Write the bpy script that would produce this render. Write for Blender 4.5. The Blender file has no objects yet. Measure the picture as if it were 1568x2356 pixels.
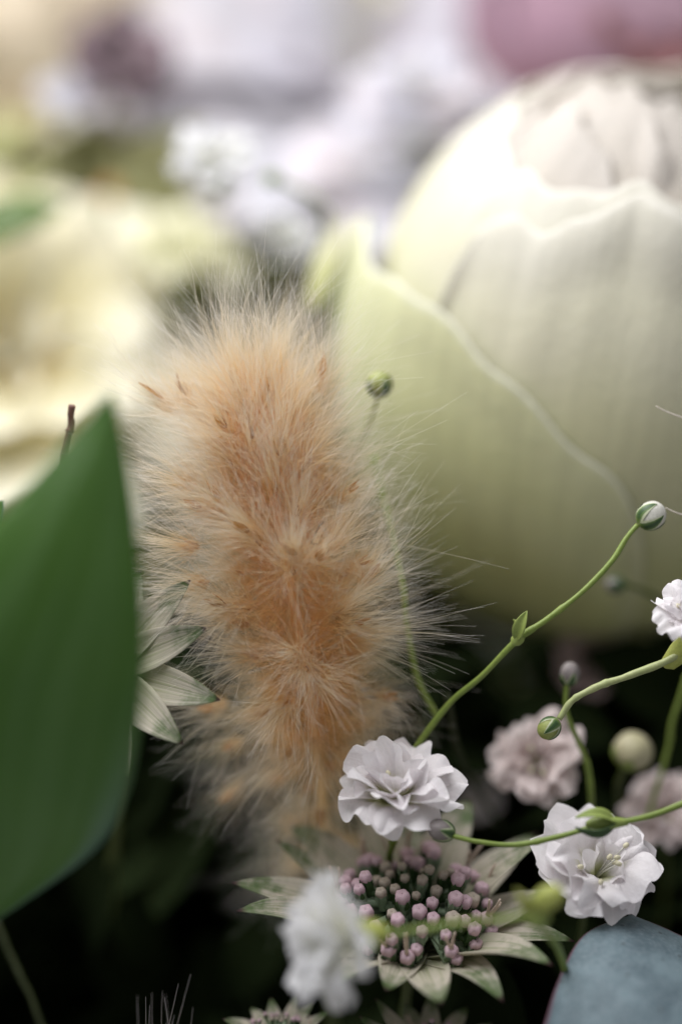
import bpy, math, random
import numpy as np
from mathutils import Vector
PI = math.pi
U = 0.01                      # geometry below is written in centimetres, the scene is in metres
sc = bpy.context.scene
C = sc.collection
rng = np.random.default_rng(7)
random.seed(7)

# ------------------------------------------------------------------ camera, world, light, exposure
D = 31.0                      # focus distance, cm
FRAME_W = 6.0                 # frame width in the focal plane, cm
cam_d = bpy.data.cameras.new('camera')
cam = bpy.data.objects.new('camera', cam_d); C.objects.link(cam)
cam.location = (0, -D*U, 0); cam.rotation_euler = (PI/2, 0, 0)
cam_d.sensor_fit = 'VERTICAL'; cam_d.sensor_height = 36.0
cam_d.lens = 36.0*D/(FRAME_W*1024/681)
cam_d.clip_start = 0.01; cam_d.clip_end = 50
cam_d.dof.use_dof = True; cam_d.dof.focus_distance = D*U
cam_d.dof.aperture_fstop = cam_d.lens/22.0      # about 2.2 cm of open aperture
sc.camera = cam

w = bpy.data.worlds.new('World'); sc.world = w; w.use_nodes = True
bg = w.node_tree.nodes['Background']
bg.inputs[0].default_value = (0.985, 0.97, 1.0, 1); bg.inputs[1].default_value = 0.28

def lamp(name, loc, target, sx, sy, power, col):
    l = bpy.data.lights.new(name, 'AREA'); l.shape = 'RECTANGLE'; l.size = sx*U; l.size_y = sy*U
    l.energy = power; l.color = col
    o = bpy.data.objects.new(name, l); C.objects.link(o)
    o.location = Vector(loc)*U
    o.rotation_euler = (Vector(target)-Vector(loc)).to_track_quat('-Z', 'Y').to_euler()
    return o
lamp('window_light', (-6.0, -5.0, 17), (0.0, 1.5, 0), 20, 20, 0.62, (0.985, 0.98, 1.0))
lamp('rear_fill_light', (-4.0, 2.2, 9.5), (-0.6, 0.5, 0.5), 8, 8, 0.085, (1.0, 0.985, 0.975))  # added fill lamp, brightens the hairs of the fluffy grass head

sc.view_settings.view_transform = 'Standard'; sc.view_settings.look = 'None'
sc.view_settings.exposure = 0.18; sc.view_settings.gamma = 1.0
try: sc.view_settings.use_curve_mapping = False
except Exception: pass
sc.render.engine = 'CYCLES'
sc.cycles.use_denoising = True
sc.cycles.max_bounces = 28; sc.cycles.diffuse_bounces = 22; sc.cycles.transmission_bounces = 22
sc.cycles.transparent_max_bounces = 48; sc.cycles.caustics_reflective = False; sc.cycles.caustics_refractive = False

# ------------------------------------------------------------------ helpers
PXCM = 1568/FRAME_W
CAM = np.array([0, -D, 0.0])
def P(vx, vy, dy=0.0):
    """a point of the bouquet: lateral / vertical position seen from the lens, dy cm behind the focal plane"""
    s = (D+dy)/D
    return np.array([(vx-784)/PXCM*s, dy, (1178-vy)/PXCM*s])
def nrm(a):
    a = np.asarray(a, float); return a/np.linalg.norm(a)
def basis(n, up=(0, 0, 1)):
    n = nrm(n); up = np.array(up, float)
    if abs(n@up) > 0.97: up = np.array([0, 1.0, 0])
    e1 = nrm(np.cross(up, n)); e2 = np.cross(n, e1)
    return e1, e2, n
def spline(pts, n):
    pts = np.asarray(pts, float); m = len(pts)
    if m == 2: return pts[0]+(pts[1]-pts[0])*np.linspace(0, 1, n)[:, None]
    q = np.vstack([2*pts[0]-pts[1], pts, 2*pts[-1]-pts[-2]])
    out = []
    for t in np.linspace(0, m-1-1e-9, n):
        i = int(t); f = t-i
        p0, p1, p2, p3 = q[i:i+4]
        out.append(0.5*((2*p1)+(-p0+p2)*f+(2*p0-5*p1+4*p2-p3)*f*f+(-p0+3*p1-3*p2+p3)*f**3))
    return np.array(out)
def sst(a, b, x):
    t = np.clip((np.asarray(x, float)-a)/(b-a), 0, 1); return t*t*(3-2*t)

def thing(name, label, cat, loc, group=None):
    o = bpy.data.objects.new(name, None); C.objects.link(o); o.empty_display_size = 0.002
    o.location = Vector(loc)*U; o['label'] = label; o['category'] = cat
    if group: o['group'] = group
    o['_loc'] = list(map(float, loc))
    return o
def wloc(o):
    return np.array(o['_loc']) if o is not None and '_loc' in o.keys() else np.zeros(3)
def mesh(name, v, f, mat, parent=None, uv=None, smooth=True, loc=None, label=None):
    """v: cm in world space; f: quad or mixed faces; a child keeps its thing's base as origin"""
    v = np.asarray(v, float)
    base = wloc(parent)
    org = base if loc is None else np.asarray(loc, float)
    me = bpy.data.meshes.new(name)
    if isinstance(f, np.ndarray):
        k = f.shape[1]; nf = len(f)
        me.vertices.add(len(v)); me.vertices.foreach_set('co', ((v-org)*U).ravel())
        me.loops.add(nf*k); me.loops.foreach_set('vertex_index', f.ravel().astype(np.int32))
        me.polygons.add(nf); me.polygons.foreach_set('loop_start', np.arange(0, nf*k, k, dtype=np.int32))
        me.polygons.foreach_set('loop_total', np.full(nf, k, dtype=np.int32))
        me.update(calc_edges=True)
    else:
        me.from_pydata([tuple(p) for p in (v-org)*U], [], f)
    if uv is not None:
        li = np.zeros(len(me.loops), dtype=np.int32); me.loops.foreach_get('vertex_index', li)
        ul = me.uv_layers.new(name='UVMap'); ul.data.foreach_set('uv', np.asarray(uv, np.float32)[li].ravel())
    if smooth: me.polygons.foreach_set('use_smooth', np.ones(len(me.polygons), bool))
    me.materials.append(mat); me.validate()
    o = bpy.data.objects.new(name, me); C.objects.link(o)
    if parent is not None:
        o.parent = parent; o.location = Vector(org-base)*U
    else: o.location = Vector(org)*U
    o['_loc'] = list(map(float, org))
    if label: o['label'] = label
    return o
def grid_faces(nu, nv, wrap=False):
    i, j = np.meshgrid(np.arange(nu if wrap else nu-1), np.arange(nv-1), indexing='ij')
    i2 = (i+1) % nu
    return np.stack([i*nv+j, i2*nv+j, i2*nv+j+1, i*nv+j+1], -1).reshape(-1, 4)
def solid(o, th):
    m = o.modifiers.new('thickness', 'SOLIDIFY'); m.thickness = th*U; m.offset = 0; m.use_even_offset = False
def tube_geo(pts, rad, sides=8, cap=True):
    pts = np.asarray(pts, float); n = len(pts); rad = np.broadcast_to(np.asarray(rad, float), (n,))
    t = np.gradient(pts, axis=0); t /= np.linalg.norm(t, axis=1)[:, None]+1e-12
    a = np.array([0, 1.0, 0]) if abs(t[0][1]) < 0.9 else np.array([1.0, 0, 0])
    V = []; e = nrm(np.cross(t[0], a))
    for i in range(n):
        e = nrm(e-t[i]*(e@t[i])); g = np.cross(t[i], e)
        for k in range(sides):
            an = 2*PI*k/sides; V.append(pts[i]+rad[i]*(math.cos(an)*e+math.sin(an)*g))
    F = [(i*sides+k, i*sides+(k+1) % sides, (i+1)*sides+(k+1) % sides, (i+1)*sides+k) for i in range(n-1) for k in range(sides)]
    if cap:
        F.append(tuple(range(sides))[::-1]); F.append(tuple((n-1)*sides+k for k in range(sides)))
    uv = [(k/sides, i/(n-1)) for i in range(n) for k in range(sides)]
    return V, F, uv
def merge(geos):
    V, F, W = [], [], []
    for v, f, uv in geos:
        o = len(V); V += list(v); W += list(uv); F += [tuple(int(a)+o for a in q) for q in f]
    return V, F, W
def stem(name, pts, r0, r1, mat, parent, n=40, sides=8):
    p = spline(pts, n); 
    q = np.linspace(0, 1, n); rs = np.random.default_rng(int(abs(pts[0][0]*977+pts[-1][2]*131)*10) % 100000)
    for fr, am in ((5, .35), (11, .22), (23, .08)):
        p = p+am*min(r0, r1)*(np.sin(fr*q+rs.uniform(0, 6))[:, None]*np.array([1, .5, 0])+np.sin(fr*q+rs.uniform(0, 6))[:, None]*np.array([0, .3, 1]))*np.sin(PI*q)[:, None]
    rr = np.linspace(r0, r1, n)*(1+.07*np.sin(19*q+rs.uniform(0, 6))+.04*np.sin(47*q))
    for c in rs.uniform(.12, .88, 2): rr = rr*(1+.32*np.exp(-((q-c)/.013)**2))
    v, f, uv = tube_geo(p, rr, sides)
    return mesh(name, v, f, mat, parent, uv)
def lathe_geo(c, ax, prof, seg=16, lobes=0, amp=0.0, tw=0.0):
    """prof: (radius, height along ax)"""
    e1, e2, n = basis(ax); V = []; uv = []
    for k in range(seg):
        for j, (r, h) in enumerate(prof):
            an = 2*PI*k/seg+tw*h
            rr = r*(1+amp*math.cos(lobes*2*PI*k/seg))
            V.append(np.asarray(c)+n*h+rr*(math.cos(an)*e1+math.sin(an)*e2)); uv.append((k/seg, j/(len(prof)-1)))
    return V, [tuple(q) for q in grid_faces(seg, len(prof), True)], uv

# ------------------------------------------------------------------ materials
class NT:
    def __init__(s, name):
        s.m = bpy.data.materials.new(name); s.m.use_nodes = True; s.t = s.m.node_tree; s.t.nodes.clear()
    def add(s, typ, ins=None, **kw):
        n = s.t.nodes.new(typ)
        for k, v in kw.items(): setattr(n, k, v)
        for k, v in (ins or {}).items():
            if isinstance(v, bpy.types.NodeSocket): s.t.links.new(v, n.inputs[k])
            else: n.inputs[k].default_value = v
        return n
    def ramp(s, fac, stops, interp='EASE'):
        n = s.add('ShaderNodeValToRGB', {0: fac}); n.color_ramp.interpolation = interp
        el = n.color_ramp.elements
        while len(el) < len(stops): el.new(0.5)
        for e, (p, c) in zip(el, stops):
            e.position = p; e.color = (*c, 1) if len(c) == 3 else c
        return n.outputs[0]
    def mix(s, fac, a, b, mode='MIX'):
        n = s.add('ShaderNodeMix', data_type='RGBA', blend_type=mode)
        for k, v in ((0, fac), (6, a), (7, b)):
            if isinstance(v, bpy.types.NodeSocket): s.t.links.new(v, n.inputs[k])
            else: n.inputs[k].default_value = v if k == 0 else (*v, 1)
        return n.outputs[2]
    def math(s, op, a, b=0.0, clamp=False):
        n = s.add('ShaderNodeMath', {0: a, 1: b}, operation=op); n.use_clamp = clamp; return n.outputs[0]
    def uv(s):
        u = s.add('ShaderNodeUVMap'); x = s.add('ShaderNodeSeparateXYZ', {0: u.outputs[0]})
        return u.outputs[0], x.outputs[0], x.outputs[1]
    def scaled(s, vec, sx, sy, sz=1.0):
        m = s.add('ShaderNodeMapping', {0: vec, 3: (sx, sy, sz)}); return m.outputs[0]
    def noise(s, vec, scale, detail=4, rough=0.55, dist=0.0):
        n = s.add('ShaderNodeTexNoise', {'Vector': vec, 'Scale': scale, 'Detail': detail, 'Roughness': rough, 'Distortion': dist}); return n.outputs[0]
    def objco(s):
        return s.scaled(s.add('ShaderNodeTexCoord').outputs['Object'], 100, 100, 100)   # centimetres
    def rand(s):
        return s.add('ShaderNodeObjectInfo').outputs['Random']
    def finish(s, col, rough=0.55, transl=0.3, tcol=None, bump=None, bstr=0.3, spec=0.3, sheen=0.0, coat=0.0, dist=0.0002, clear=0.0):
        p = s.add('ShaderNodeBsdfPrincipled', {'Base Color': col if isinstance(col, bpy.types.NodeSocket) else (*col, 1), 'Roughness': rough, 'Specular IOR Level': spec})
        if sheen: p.inputs['Sheen Weight'].default_value = sheen
        if coat: p.inputs['Coat Weight'].default_value = coat; p.inputs['Coat Roughness'].default_value = 0.35
        nb = None
        if bump is not None:
            nb = s.add('ShaderNodeBump', {'Strength': bstr, 'Distance': dist, 'Height': bump}).outputs[0]
            s.t.links.new(nb, p.inputs['Normal'])
        out = p.outputs[0]
        if transl > 0:
            tc = tcol if tcol is not None else col
            t = s.add('ShaderNodeBsdfTranslucent', {0: tc if isinstance(tc, bpy.types.NodeSocket) else (*tc, 1)})
            if nb is not None: s.t.links.new(nb, t.inputs[1])
            mx = s.add('ShaderNodeMixShader', {0: transl, 1: out, 2: t.outputs[0]}); out = mx.outputs[0]
        if clear:
            tr = s.add('ShaderNodeBsdfTransparent')
            out = s.add('ShaderNodeMixShader', {0: clear, 1: out, 2: tr.outputs[0]}).outputs[0]
        s.add('ShaderNodeOutputMaterial', {0: out})
        return s.m

def petal_mat(name, stops, vein=0.12, veinsc=(26, 1.6), mottled=0.12, rough=0.5, transl=0.35, bstr=0.35, sheen=0.1, tint=None):
    n = NT(name); uv, u, v = n.uv()
    col = n.ramp(v, stops)
    ob = n.objco()
    big = n.noise(ob, 1.3, 3)
    vn = n.noise(n.scaled(uv, *veinsc), 1.0, 4, 0.6, 0.6)
    fine = n.noise(ob, 38.0, 2)
    if tint: col = n.mix(n.ramp(big, [(0.42, (0, 0, 0)), (0.68, (1, 1, 1))]), col, tint)
    col = n.mix(vein, col, n.ramp(vn, [(0.3, (0.25, 0.25, 0.2)), (0.7, (1, 1, 1))]), 'MULTIPLY')
    col = n.mix(mottled, col, n.ramp(fine, [(0.3, (0.5, 0.5, 0.45)), (0.65, (1, 1, 1))]), 'MULTIPLY')
    h = n.math('ADD', n.math('MULTIPLY', vn, 0.6), n.math('ADD', n.math('MULTIPLY', fine, 0.25), n.math('MULTIPLY', n.noise(ob, 6.0, 5, .6, .8), 1.6)))
    return n.finish(col, rough, transl, bump=h, bstr=bstr, sheen=sheen, spec=0.25, dist=0.00025)

M = {}
M['rose'] = petal_mat('rose_petal', [(0.0, (0.50, 0.52, 0.18)), (0.35, (0.67, 0.68, 0.35)), (0.60, (0.71, 0.70, 0.46)), (0.82, (0.70, 0.68, 0.53)), (0.975, (0.71, 0.69, 0.60)), (1.0, (0.80, 0.78, 0.71))],  # lighter last stop paints the highlight along the rim
                      vein=0.10, veinsc=(40, 3.4), mottled=0.08, transl=0.30, bstr=0.30)
M['rose_guard'] = petal_mat('rose_guard_petal', [(0.0, (0.44, 0.47, 0.13)), (0.45, (0.61, 0.63, 0.28)), (0.75, (0.70, 0.72, 0.41)), (0.978, (0.74, 0.75, 0.49)), (1.0, (0.86, 0.86, 0.74))], vein=0.16, veinsc=(30, 1.0), mottled=0.08, transl=0.28, bstr=0.35)  # pale end stop draws the rim highlight in colour
M['rose_in'] = petal_mat('rose_inner_petal', [(0.0, (0.60, 0.55, 0.25)), (0.5, (0.76, 0.69, 0.52)), (0.8, (0.73, 0.68, 0.60)), (1.0, (0.74, 0.70, 0.65))], vein=0.10, transl=0.5)
M['cream'] = petal_mat('cream_rose_petal', [(0.0, (0.82, 0.55, 0.12)), (0.22, (0.86, 0.70, 0.30)), (0.50, (0.86, 0.81, 0.56)), (1.0, (0.87, 0.84, 0.70))], transl=0.35)
M['peach'] = petal_mat('peach_rose_petal', [(0.0, (0.72, 0.42, 0.22)), (0.5, (0.74, 0.60, 0.42)), (1.0, (0.76, 0.68, 0.54))], transl=0.35)
M['limepetal'] = petal_mat('lime_tinted_petal', [(0.0, (0.50, 0.55, 0.10)), (0.4, (0.66, 0.66, 0.38)), (1.0, (0.74, 0.72, 0.56))], transl=0.4)
M['orange'] = petal_mat('orange_petal', [(0.0, (0.45, 0.13, 0.02)), (1.0, (0.70, 0.28, 0.05))], transl=0.3)
M['lav'] = petal_mat('white_lavender_petal', [(0.0, (0.55, 0.54, 0.36)), (0.3, (0.68, 0.66, 0.71)), (1.0, (0.73, 0.73, 0.80))], transl=0.4, tint=(0.74, 0.68, 0.71))
M['pink'] = petal_mat('dusty_pink_petal', [(0.0, (0.26, 0.09, 0.08)), (0.35, (0.40, 0.17, 0.19)), (0.7, (0.44, 0.27, 0.35)), (1.0, (0.50, 0.34, 0.42))], transl=0.3)
M['mauve'] = petal_mat('dark_mauve_petal', [(0.0, (0.08, 0.06, 0.05)), (1.0, (0.17, 0.12, 0.14))], transl=0.2)
M['gyp'] = petal_mat('white_floret_petal', [(0.0, (0.42, 0.46, 0.12)), (0.28, (0.64, 0.66, 0.38)), (0.55, (0.88, 0.85, 0.86)), (1.0, (0.93, 0.90, 0.92))],
                     vein=0.07, veinsc=(18, 1.0), mottled=0.05, transl=0.34, bstr=0.4)
M['soft_white'] = petal_mat('soft_white_floret_petal', [(0.0, (0.45, 0.50, 0.18)), (0.3, (0.62, 0.63, 0.50)), (1.0, (0.70, 0.70, 0.74))], vein=0.1, transl=0.4)
M['blush'] = petal_mat('blush_floret_petal', [(0.0, (0.36, 0.38, 0.12)), (0.28, (0.58, 0.56, 0.36)), (0.55, (0.78, 0.68, 0.66)), (1.0, (0.84, 0.74, 0.73))], transl=0.4)
M['blush_shaded'] = petal_mat('shaded_blush_petal', [(0.0, (0.25, 0.2, 0.12)), (0.5, (0.42, 0.33, 0.31)), (1.0, (0.48, 0.38, 0.37))], transl=0.4)  # blush petals darkened, the shade deep in the bouquet is in the colour
M['gyp_white'] = petal_mat('bright_white_floret_petal', [(0.0, (0.55, 0.60, 0.25)), (0.2, (0.86, 0.86, 0.78)), (1.0, (0.95, 0.95, 0.97))], vein=0.06, transl=0.42)

def green_mat(name, c0, c1, rough=0.45, transl=0.15, scale=4.0, bstr=0.3, spec=0.4):
    n = NT(name); ob = n.objco(); a = n.noise(ob, scale, 4); b = n.noise(ob, scale*7, 3)
    col = n.mix(a, c0, c1); col = n.mix(0.25, col, n.ramp(b, [(0.3, (0.4, 0.4, 0.35)), (0.7, (1, 1, 1))]), 'MULTIPLY')
    return n.finish(col, rough, transl, bump=b, bstr=bstr, spec=spec, dist=0.0001)
M['stem'] = green_mat('flower_stem', (0.17, 0.26, 0.04), (0.27, 0.34, 0.08))
M['stem_pale'] = green_mat('pale_stem', (0.36, 0.43, 0.17), (0.46, 0.48, 0.24))
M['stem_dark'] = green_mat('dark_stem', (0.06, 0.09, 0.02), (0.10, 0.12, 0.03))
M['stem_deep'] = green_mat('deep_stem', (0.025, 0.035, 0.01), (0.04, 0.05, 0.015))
M['stalk'] = green_mat('umbel_stalk', (0.20, 0.29, 0.18), (0.36, 0.45, 0.31), scale=9)
M['calyx_dark'] = green_mat('dark_calyx', (0.035, 0.075, 0.025), (0.08, 0.15, 0.05), scale=9)
M['calyx'] = green_mat('green_calyx', (0.22, 0.32, 0.06), (0.36, 0.42, 0.13), scale=6)
M['lime'] = green_mat('lime_bud', (0.42, 0.50, 0.10), (0.60, 0.60, 0.20), scale=6, transl=0.3)
M['bud_white'] = green_mat('bud_petals', (0.62, 0.62, 0.52), (0.78, 0.76, 0.72), scale=7)
M['bud_grey'] = green_mat('bud_grey_petals', (0.20, 0.18, 0.17), (0.32, 0.28, 0.28), scale=7)
M['bud_green'] = green_mat('bud_green_petals', (0.24, 0.30, 0.06), (0.42, 0.45, 0.16), scale=7)
M['bud_cream'] = green_mat('bud_cream_petals', (0.42, 0.40, 0.22), (0.60, 0.55, 0.38), scale=5)
M['pinkbud'] = green_mat('pink_umbel_bud', (0.66, 0.44, 0.52), (0.80, 0.62, 0.67), scale=12, transl=0.25, rough=0.6)
M['palebud'] = green_mat('pale_umbel_bud', (0.50, 0.44, 0.34), (0.66, 0.56, 0.50), scale=12, transl=0.25, rough=0.6)
M['filament'] = green_mat('filament', (0.66, 0.52, 0.42), (0.74, 0.64, 0.54), transl=0.3)
def sepal_mat():
    n = NT('sepal_pale_margin'); uv, u, v = n.uv(); ob = n.objco()
    e = n.math('ADD', n.math('ABSOLUTE', n.math('SUBTRACT', u, 0.5)), n.math('MULTIPLY', n.math('SUBTRACT', n.noise(ob, 14, 3), .5), .22))
    col = n.ramp(e, [(0.08, (0.035, 0.08, 0.025)), (0.28, (0.10, 0.17, 0.05)), (0.42, (0.50, 0.54, 0.36))])
    col = n.mix(n.ramp(v, [(0.0, (1, 1, 1)), (0.35, (0, 0, 0))]), col, (0.24, 0.33, 0.08))
    return n.finish(col, 0.45, 0.15, spec=0.4)
M['sepal'] = sepal_mat()
M['anther'] = green_mat('anther', (0.66, 0.62, 0.42), (0.78, 0.74, 0.56))
M['twig'] = green_mat('twig', (0.14, 0.07, 0.05), (0.24, 0.13, 0.10))
M['fibre'] = green_mat('dark_fibre', (0.03, 0.02, 0.015), (0.05, 0.03, 0.02), transl=0)
M['white_fibre'] = green_mat('white_fibre', (0.75, 0.68, 0.62), (0.82, 0.76, 0.7), transl=0.3)
M['spike'] = green_mat('spikelet_husk', (0.46, 0.22, 0.06), (0.66, 0.38, 0.14), scale=10, transl=0.3, rough=0.6)
M['dark_leaf'] = green_mat('shade_dark_foliage_leaf', (0.006, 0.010, 0.004), (0.014, 0.022, 0.007), scale=1.2, transl=0.03, rough=0.9, spec=0.03)  # near-black colour holds the shade of the gaps between stems
M['olive_leaf'] = green_mat('olive_foliage_leaf', (0.34, 0.36, 0.13), (0.52, 0.50, 0.30), scale=0.8, transl=0.3, rough=0.6, spec=0.2)
M['leaf_mid'] = green_mat('mid_green_leaf', (0.045, 0.09, 0.008), (0.08, 0.14, 0.015), scale=1, transl=0.3)
M['maroon'] = petal_mat('maroon_shadow_petal', [(0.0, (0.10, 0.03, 0.03)), (1.0, (0.24, 0.11, 0.11))], transl=0.2)  # dark colour carries the shadow beside the pink rose
M['leaf_bright'] = green_mat('bright_leaf', (0.10, 0.25, 0.01), (0.18, 0.34, 0.02), scale=1, transl=0.35)

def fluff_mat(name, base, mid, tip):
    n = NT(name); uv, u, v = n.uv()
    col = n.ramp(v, [(0.0, base), (0.42, mid), (1.0, tip)])
    col = n.mix(0.22, col, n.ramp(u, [(0.0, (0.84, 0.76, 0.68)), (1.0, (1, 1, 1))]), 'MULTIPLY')
    return n.finish(col, 0.40, 0.62, spec=0.5)
M['fluff'] = fluff_mat('peach_fluff', (0.98, 0.80, 0.49), (0.98, 0.91, 0.75), (0.98, 0.97, 0.94))
M['under'] = fluff_mat('peach_underfluff', (0.98, 0.68, 0.32), (0.98, 0.75, 0.41), (0.98, 0.83, 0.56))
M['wisp'] = fluff_mat('pale_wisps', (0.97, 0.84, 0.66), (0.98, 0.93, 0.84), (0.98, 0.97, 0.95))
M['fluff_white'] = fluff_mat('white_fluff', (0.7, 0.6, 0.5), (0.8, 0.75, 0.7), (0.88, 0.86, 0.86))

def broad_leaf_mat():
    n = NT('broad_green_leaf'); uv, u, v = n.uv(); ob = n.objco()
    big = n.noise(ob, 0.9, 3); fib = n.noise(n.scaled(uv, 22, 1.2), 1.0, 4, 0.6, 0.3); fine = n.noise(ob, 30, 2)
    col = n.mix(big, (0.038, 0.115, 0.010), (0.080, 0.185, 0.016))
    col = n.mix(n.ramp(fib, [(0.45, (0, 0, 0)), (0.70, (0.5, 0.5, 0.5))]), col, (0.12, 0.23, 0.08))
    band = n.noise(n.scaled(uv, 5, .7), 1.0, 2)
    col = n.mix(n.ramp(band, [(0.40, (0, 0, 0)), (0.65, (0.3, 0.3, 0.3))]), col, (0.15, 0.28, 0.10))
    bloom = n.math('MULTIPLY', n.ramp(u, [(0.86, (0, 0, 0)), (0.99, (1, 1, 1))]), n.ramp(v, [(0.55, (0, 0, 0)), (0.9, (.7, .7, .7))]))
    col = n.mix(bloom, col, (0.17, 0.25, 0.25))
    return n.finish(col, 0.36, 0.22, tcol=(0.10, 0.30, 0.01), bump=n.math('ADD', fib, n.math('MULTIPLY', fine, 0.2)), bstr=0.7, spec=0.45, dist=0.0005)
M['broad'] = broad_leaf_mat()
def euc_mat():
    n = NT('blue_grey_leaf'); uv, u, v = n.uv(); ob = n.objco()
    big = n.noise(ob, 2.2, 5, 0.6); fine = n.noise(ob, 26, 4, 0.65)
    vo = n.add('ShaderNodeTexVoronoi', {'Vector': ob, 'Scale': 4.0}); 
    col = n.mix(n.ramp(big, [(0.35, (0, 0, 0)), (0.65, (1, 1, 1))]), (0.085, 0.125, 0.145), (0.15, 0.21, 0.235))
    col = n.mix(n.ramp(fine, [(0.40, (0.0, 0.0, 0.0)), (0.72, (0.5, 0.5, 0.5))]), col, (0.23, 0.28, 0.31))
    col = n.mix(n.ramp(vo.outputs[0], [(0.05, (0.75, 0.75, 0.75)), (0.11, (0, 0, 0))]), col, (0.07, 0.085, 0.09))
    edge = n.math('ABSOLUTE', n.math('SUBTRACT', u, 0.5))
    col = n.mix(n.ramp(edge, [(0.482, (0, 0, 0)), (0.498, (1, 1, 1))]), col, (0.17, 0.08, 0.11))
    return n.finish(col, 0.6, 0.05, bump=n.math('ADD', n.math('MULTIPLY', big, 2.0), n.math('MULTIPLY', fine, 0.35)), bstr=0.5, spec=0.25, dist=0.0003)
M['euc'] = euc_mat()
def bract_mat():
    n = NT('umbel_bract'); uv, u, v = n.uv(); ob = n.objco()
    ns = n.noise(ob, 6, 4, 0.6); vein = n.noise(n.scaled(uv, 15, 0.8), 1.0, 3, 0.5, 0.5)
    fine = n.noise(ob, 45, 2)
    col = n.ramp(v, [(0.0, (0.36, 0.38, 0.20)), (0.3, (0.52, 0.52, 0.36)), (0.7, (0.60, 0.55, 0.46)), (1.0, (0.50, 0.45, 0.40))])
    col = n.mix(n.math('MULTIPLY', n.ramp(vein, [(0.48, (0, 0, 0)), (0.62, (1, 1, 1))]), 0.45), col, (0.30, 0.33, 0.15))
    t = n.math('ADD', v, n.math('MULTIPLY', n.math('SUBTRACT', ns, 0.5), 0.75))
    t = n.math('ADD', t, n.math('MULTIPLY', n.math('SUBTRACT', vein, 0.5), 0.35))
    col = n.mix(n.ramp(t, [(0.62, (0, 0, 0)), (0.98, (0.95, 0.95, 0.95))]), col, (0.085, 0.15, 0.04))
    col = n.mix(n.ramp(v, [(0.94, (0, 0, 0)), (0.99, (1, 1, 1))]), col, (0.07, 0.03, 0.035))
    col = n.mix(n.ramp(fine, [(0.22, (0.8, 0.8, 0.8)), (0.30, (0, 0, 0))]), col, (0.16, 0.11, 0.09))
    return n.finish(col, 0.55, 0.32, bump=vein, bstr=0.4, spec=0.3, dist=0.0003)
M['bract'] = bract_mat()

# ------------------------------------------------------------------ builders
def floret_petal(c, n, phi, L, W, el0, el1, cup, ruff, seed, notch=0.16, nu=19, nv=14):
    r = np.random.default_rng(seed)
    e1, e2, n = basis(n)
    rad = math.cos(phi)*e1+math.sin(phi)*e2; tan = np.cross(n, rad)
    u = np.linspace(-1, 1, nu)[:, None]; v = np.linspace(0, 1, nv)[None, :]
    vv = np.linspace(0, 1, nv); el = el0+(el1-el0)*sst(0.05, 0.95, vv)
    dr = np.cos(el); dh = np.sin(el)
    pr = np.concatenate([[0], np.cumsum((dr[1:]+dr[:-1])/2)])/(nv-1)
    ph = np.concatenate([[0], np.cumsum((dh[1:]+dh[:-1])/2)])/(nv-1)
    a1, a2, a3 = r.uniform(0, 6.28, 3)
    ser = 0.05*np.sin(5.0*u+a1)+0.012*np.sin(11*u+a2)
    nc = r.uniform(-0.35, 0.35)
    ln = 1-0.16*u**2-notch*np.exp(-((u-nc)/0.16)**2)+ser
    wd = W*(0.16+0.84*sst(0.02, 0.72, v))*(1-0.10*v**8)
    k = 1+(ln-1)*sst(0.45, 1.0, v)
    R = L*pr[None, :]*k; H = L*ph[None, :]*k
    nr = -np.sin(el)[None, :]; nh = np.cos(el)[None, :]
    off = cup*W*u**2*v*(1.2-v)*1.6 + ruff*W*(v**1.6)*(np.sin(4.2*u+a1+2*v)*0.6+np.sin(7.7*u+a3)*0.4+np.sin(12*u+a2)*.10*v)+0.06*W*np.sin(5*v+a2)
    X = u*wd+0.10*W*np.sin(3*v+a3)*v
    pos = c+(R+off*nr)[..., None]*rad+(H+off*nh)[..., None]*n+X[..., None]*tan
    uv = np.stack([np.broadcast_to((u+1)/2, X.shape), np.broadcast_to(v, X.shape)], -1)
    return pos.reshape(-1, 3), grid_faces(nu, nv), uv.reshape(-1, 2)

def calyx_part(c, n, R, parent, mat):
    R = R*.8
    prof = [(0.02*R, -0.62*R), (0.10*R, -0.58*R), (0.17*R, -0.45*R), (0.20*R, -0.25*R), (0.23*R, -0.06*R), (0.25*R, 0.03*R)]
    v, f, uv = lathe_geo(c, n, prof, 20, 5, 0.06); return mesh('calyx', v, f, mat, parent, uv)

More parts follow.
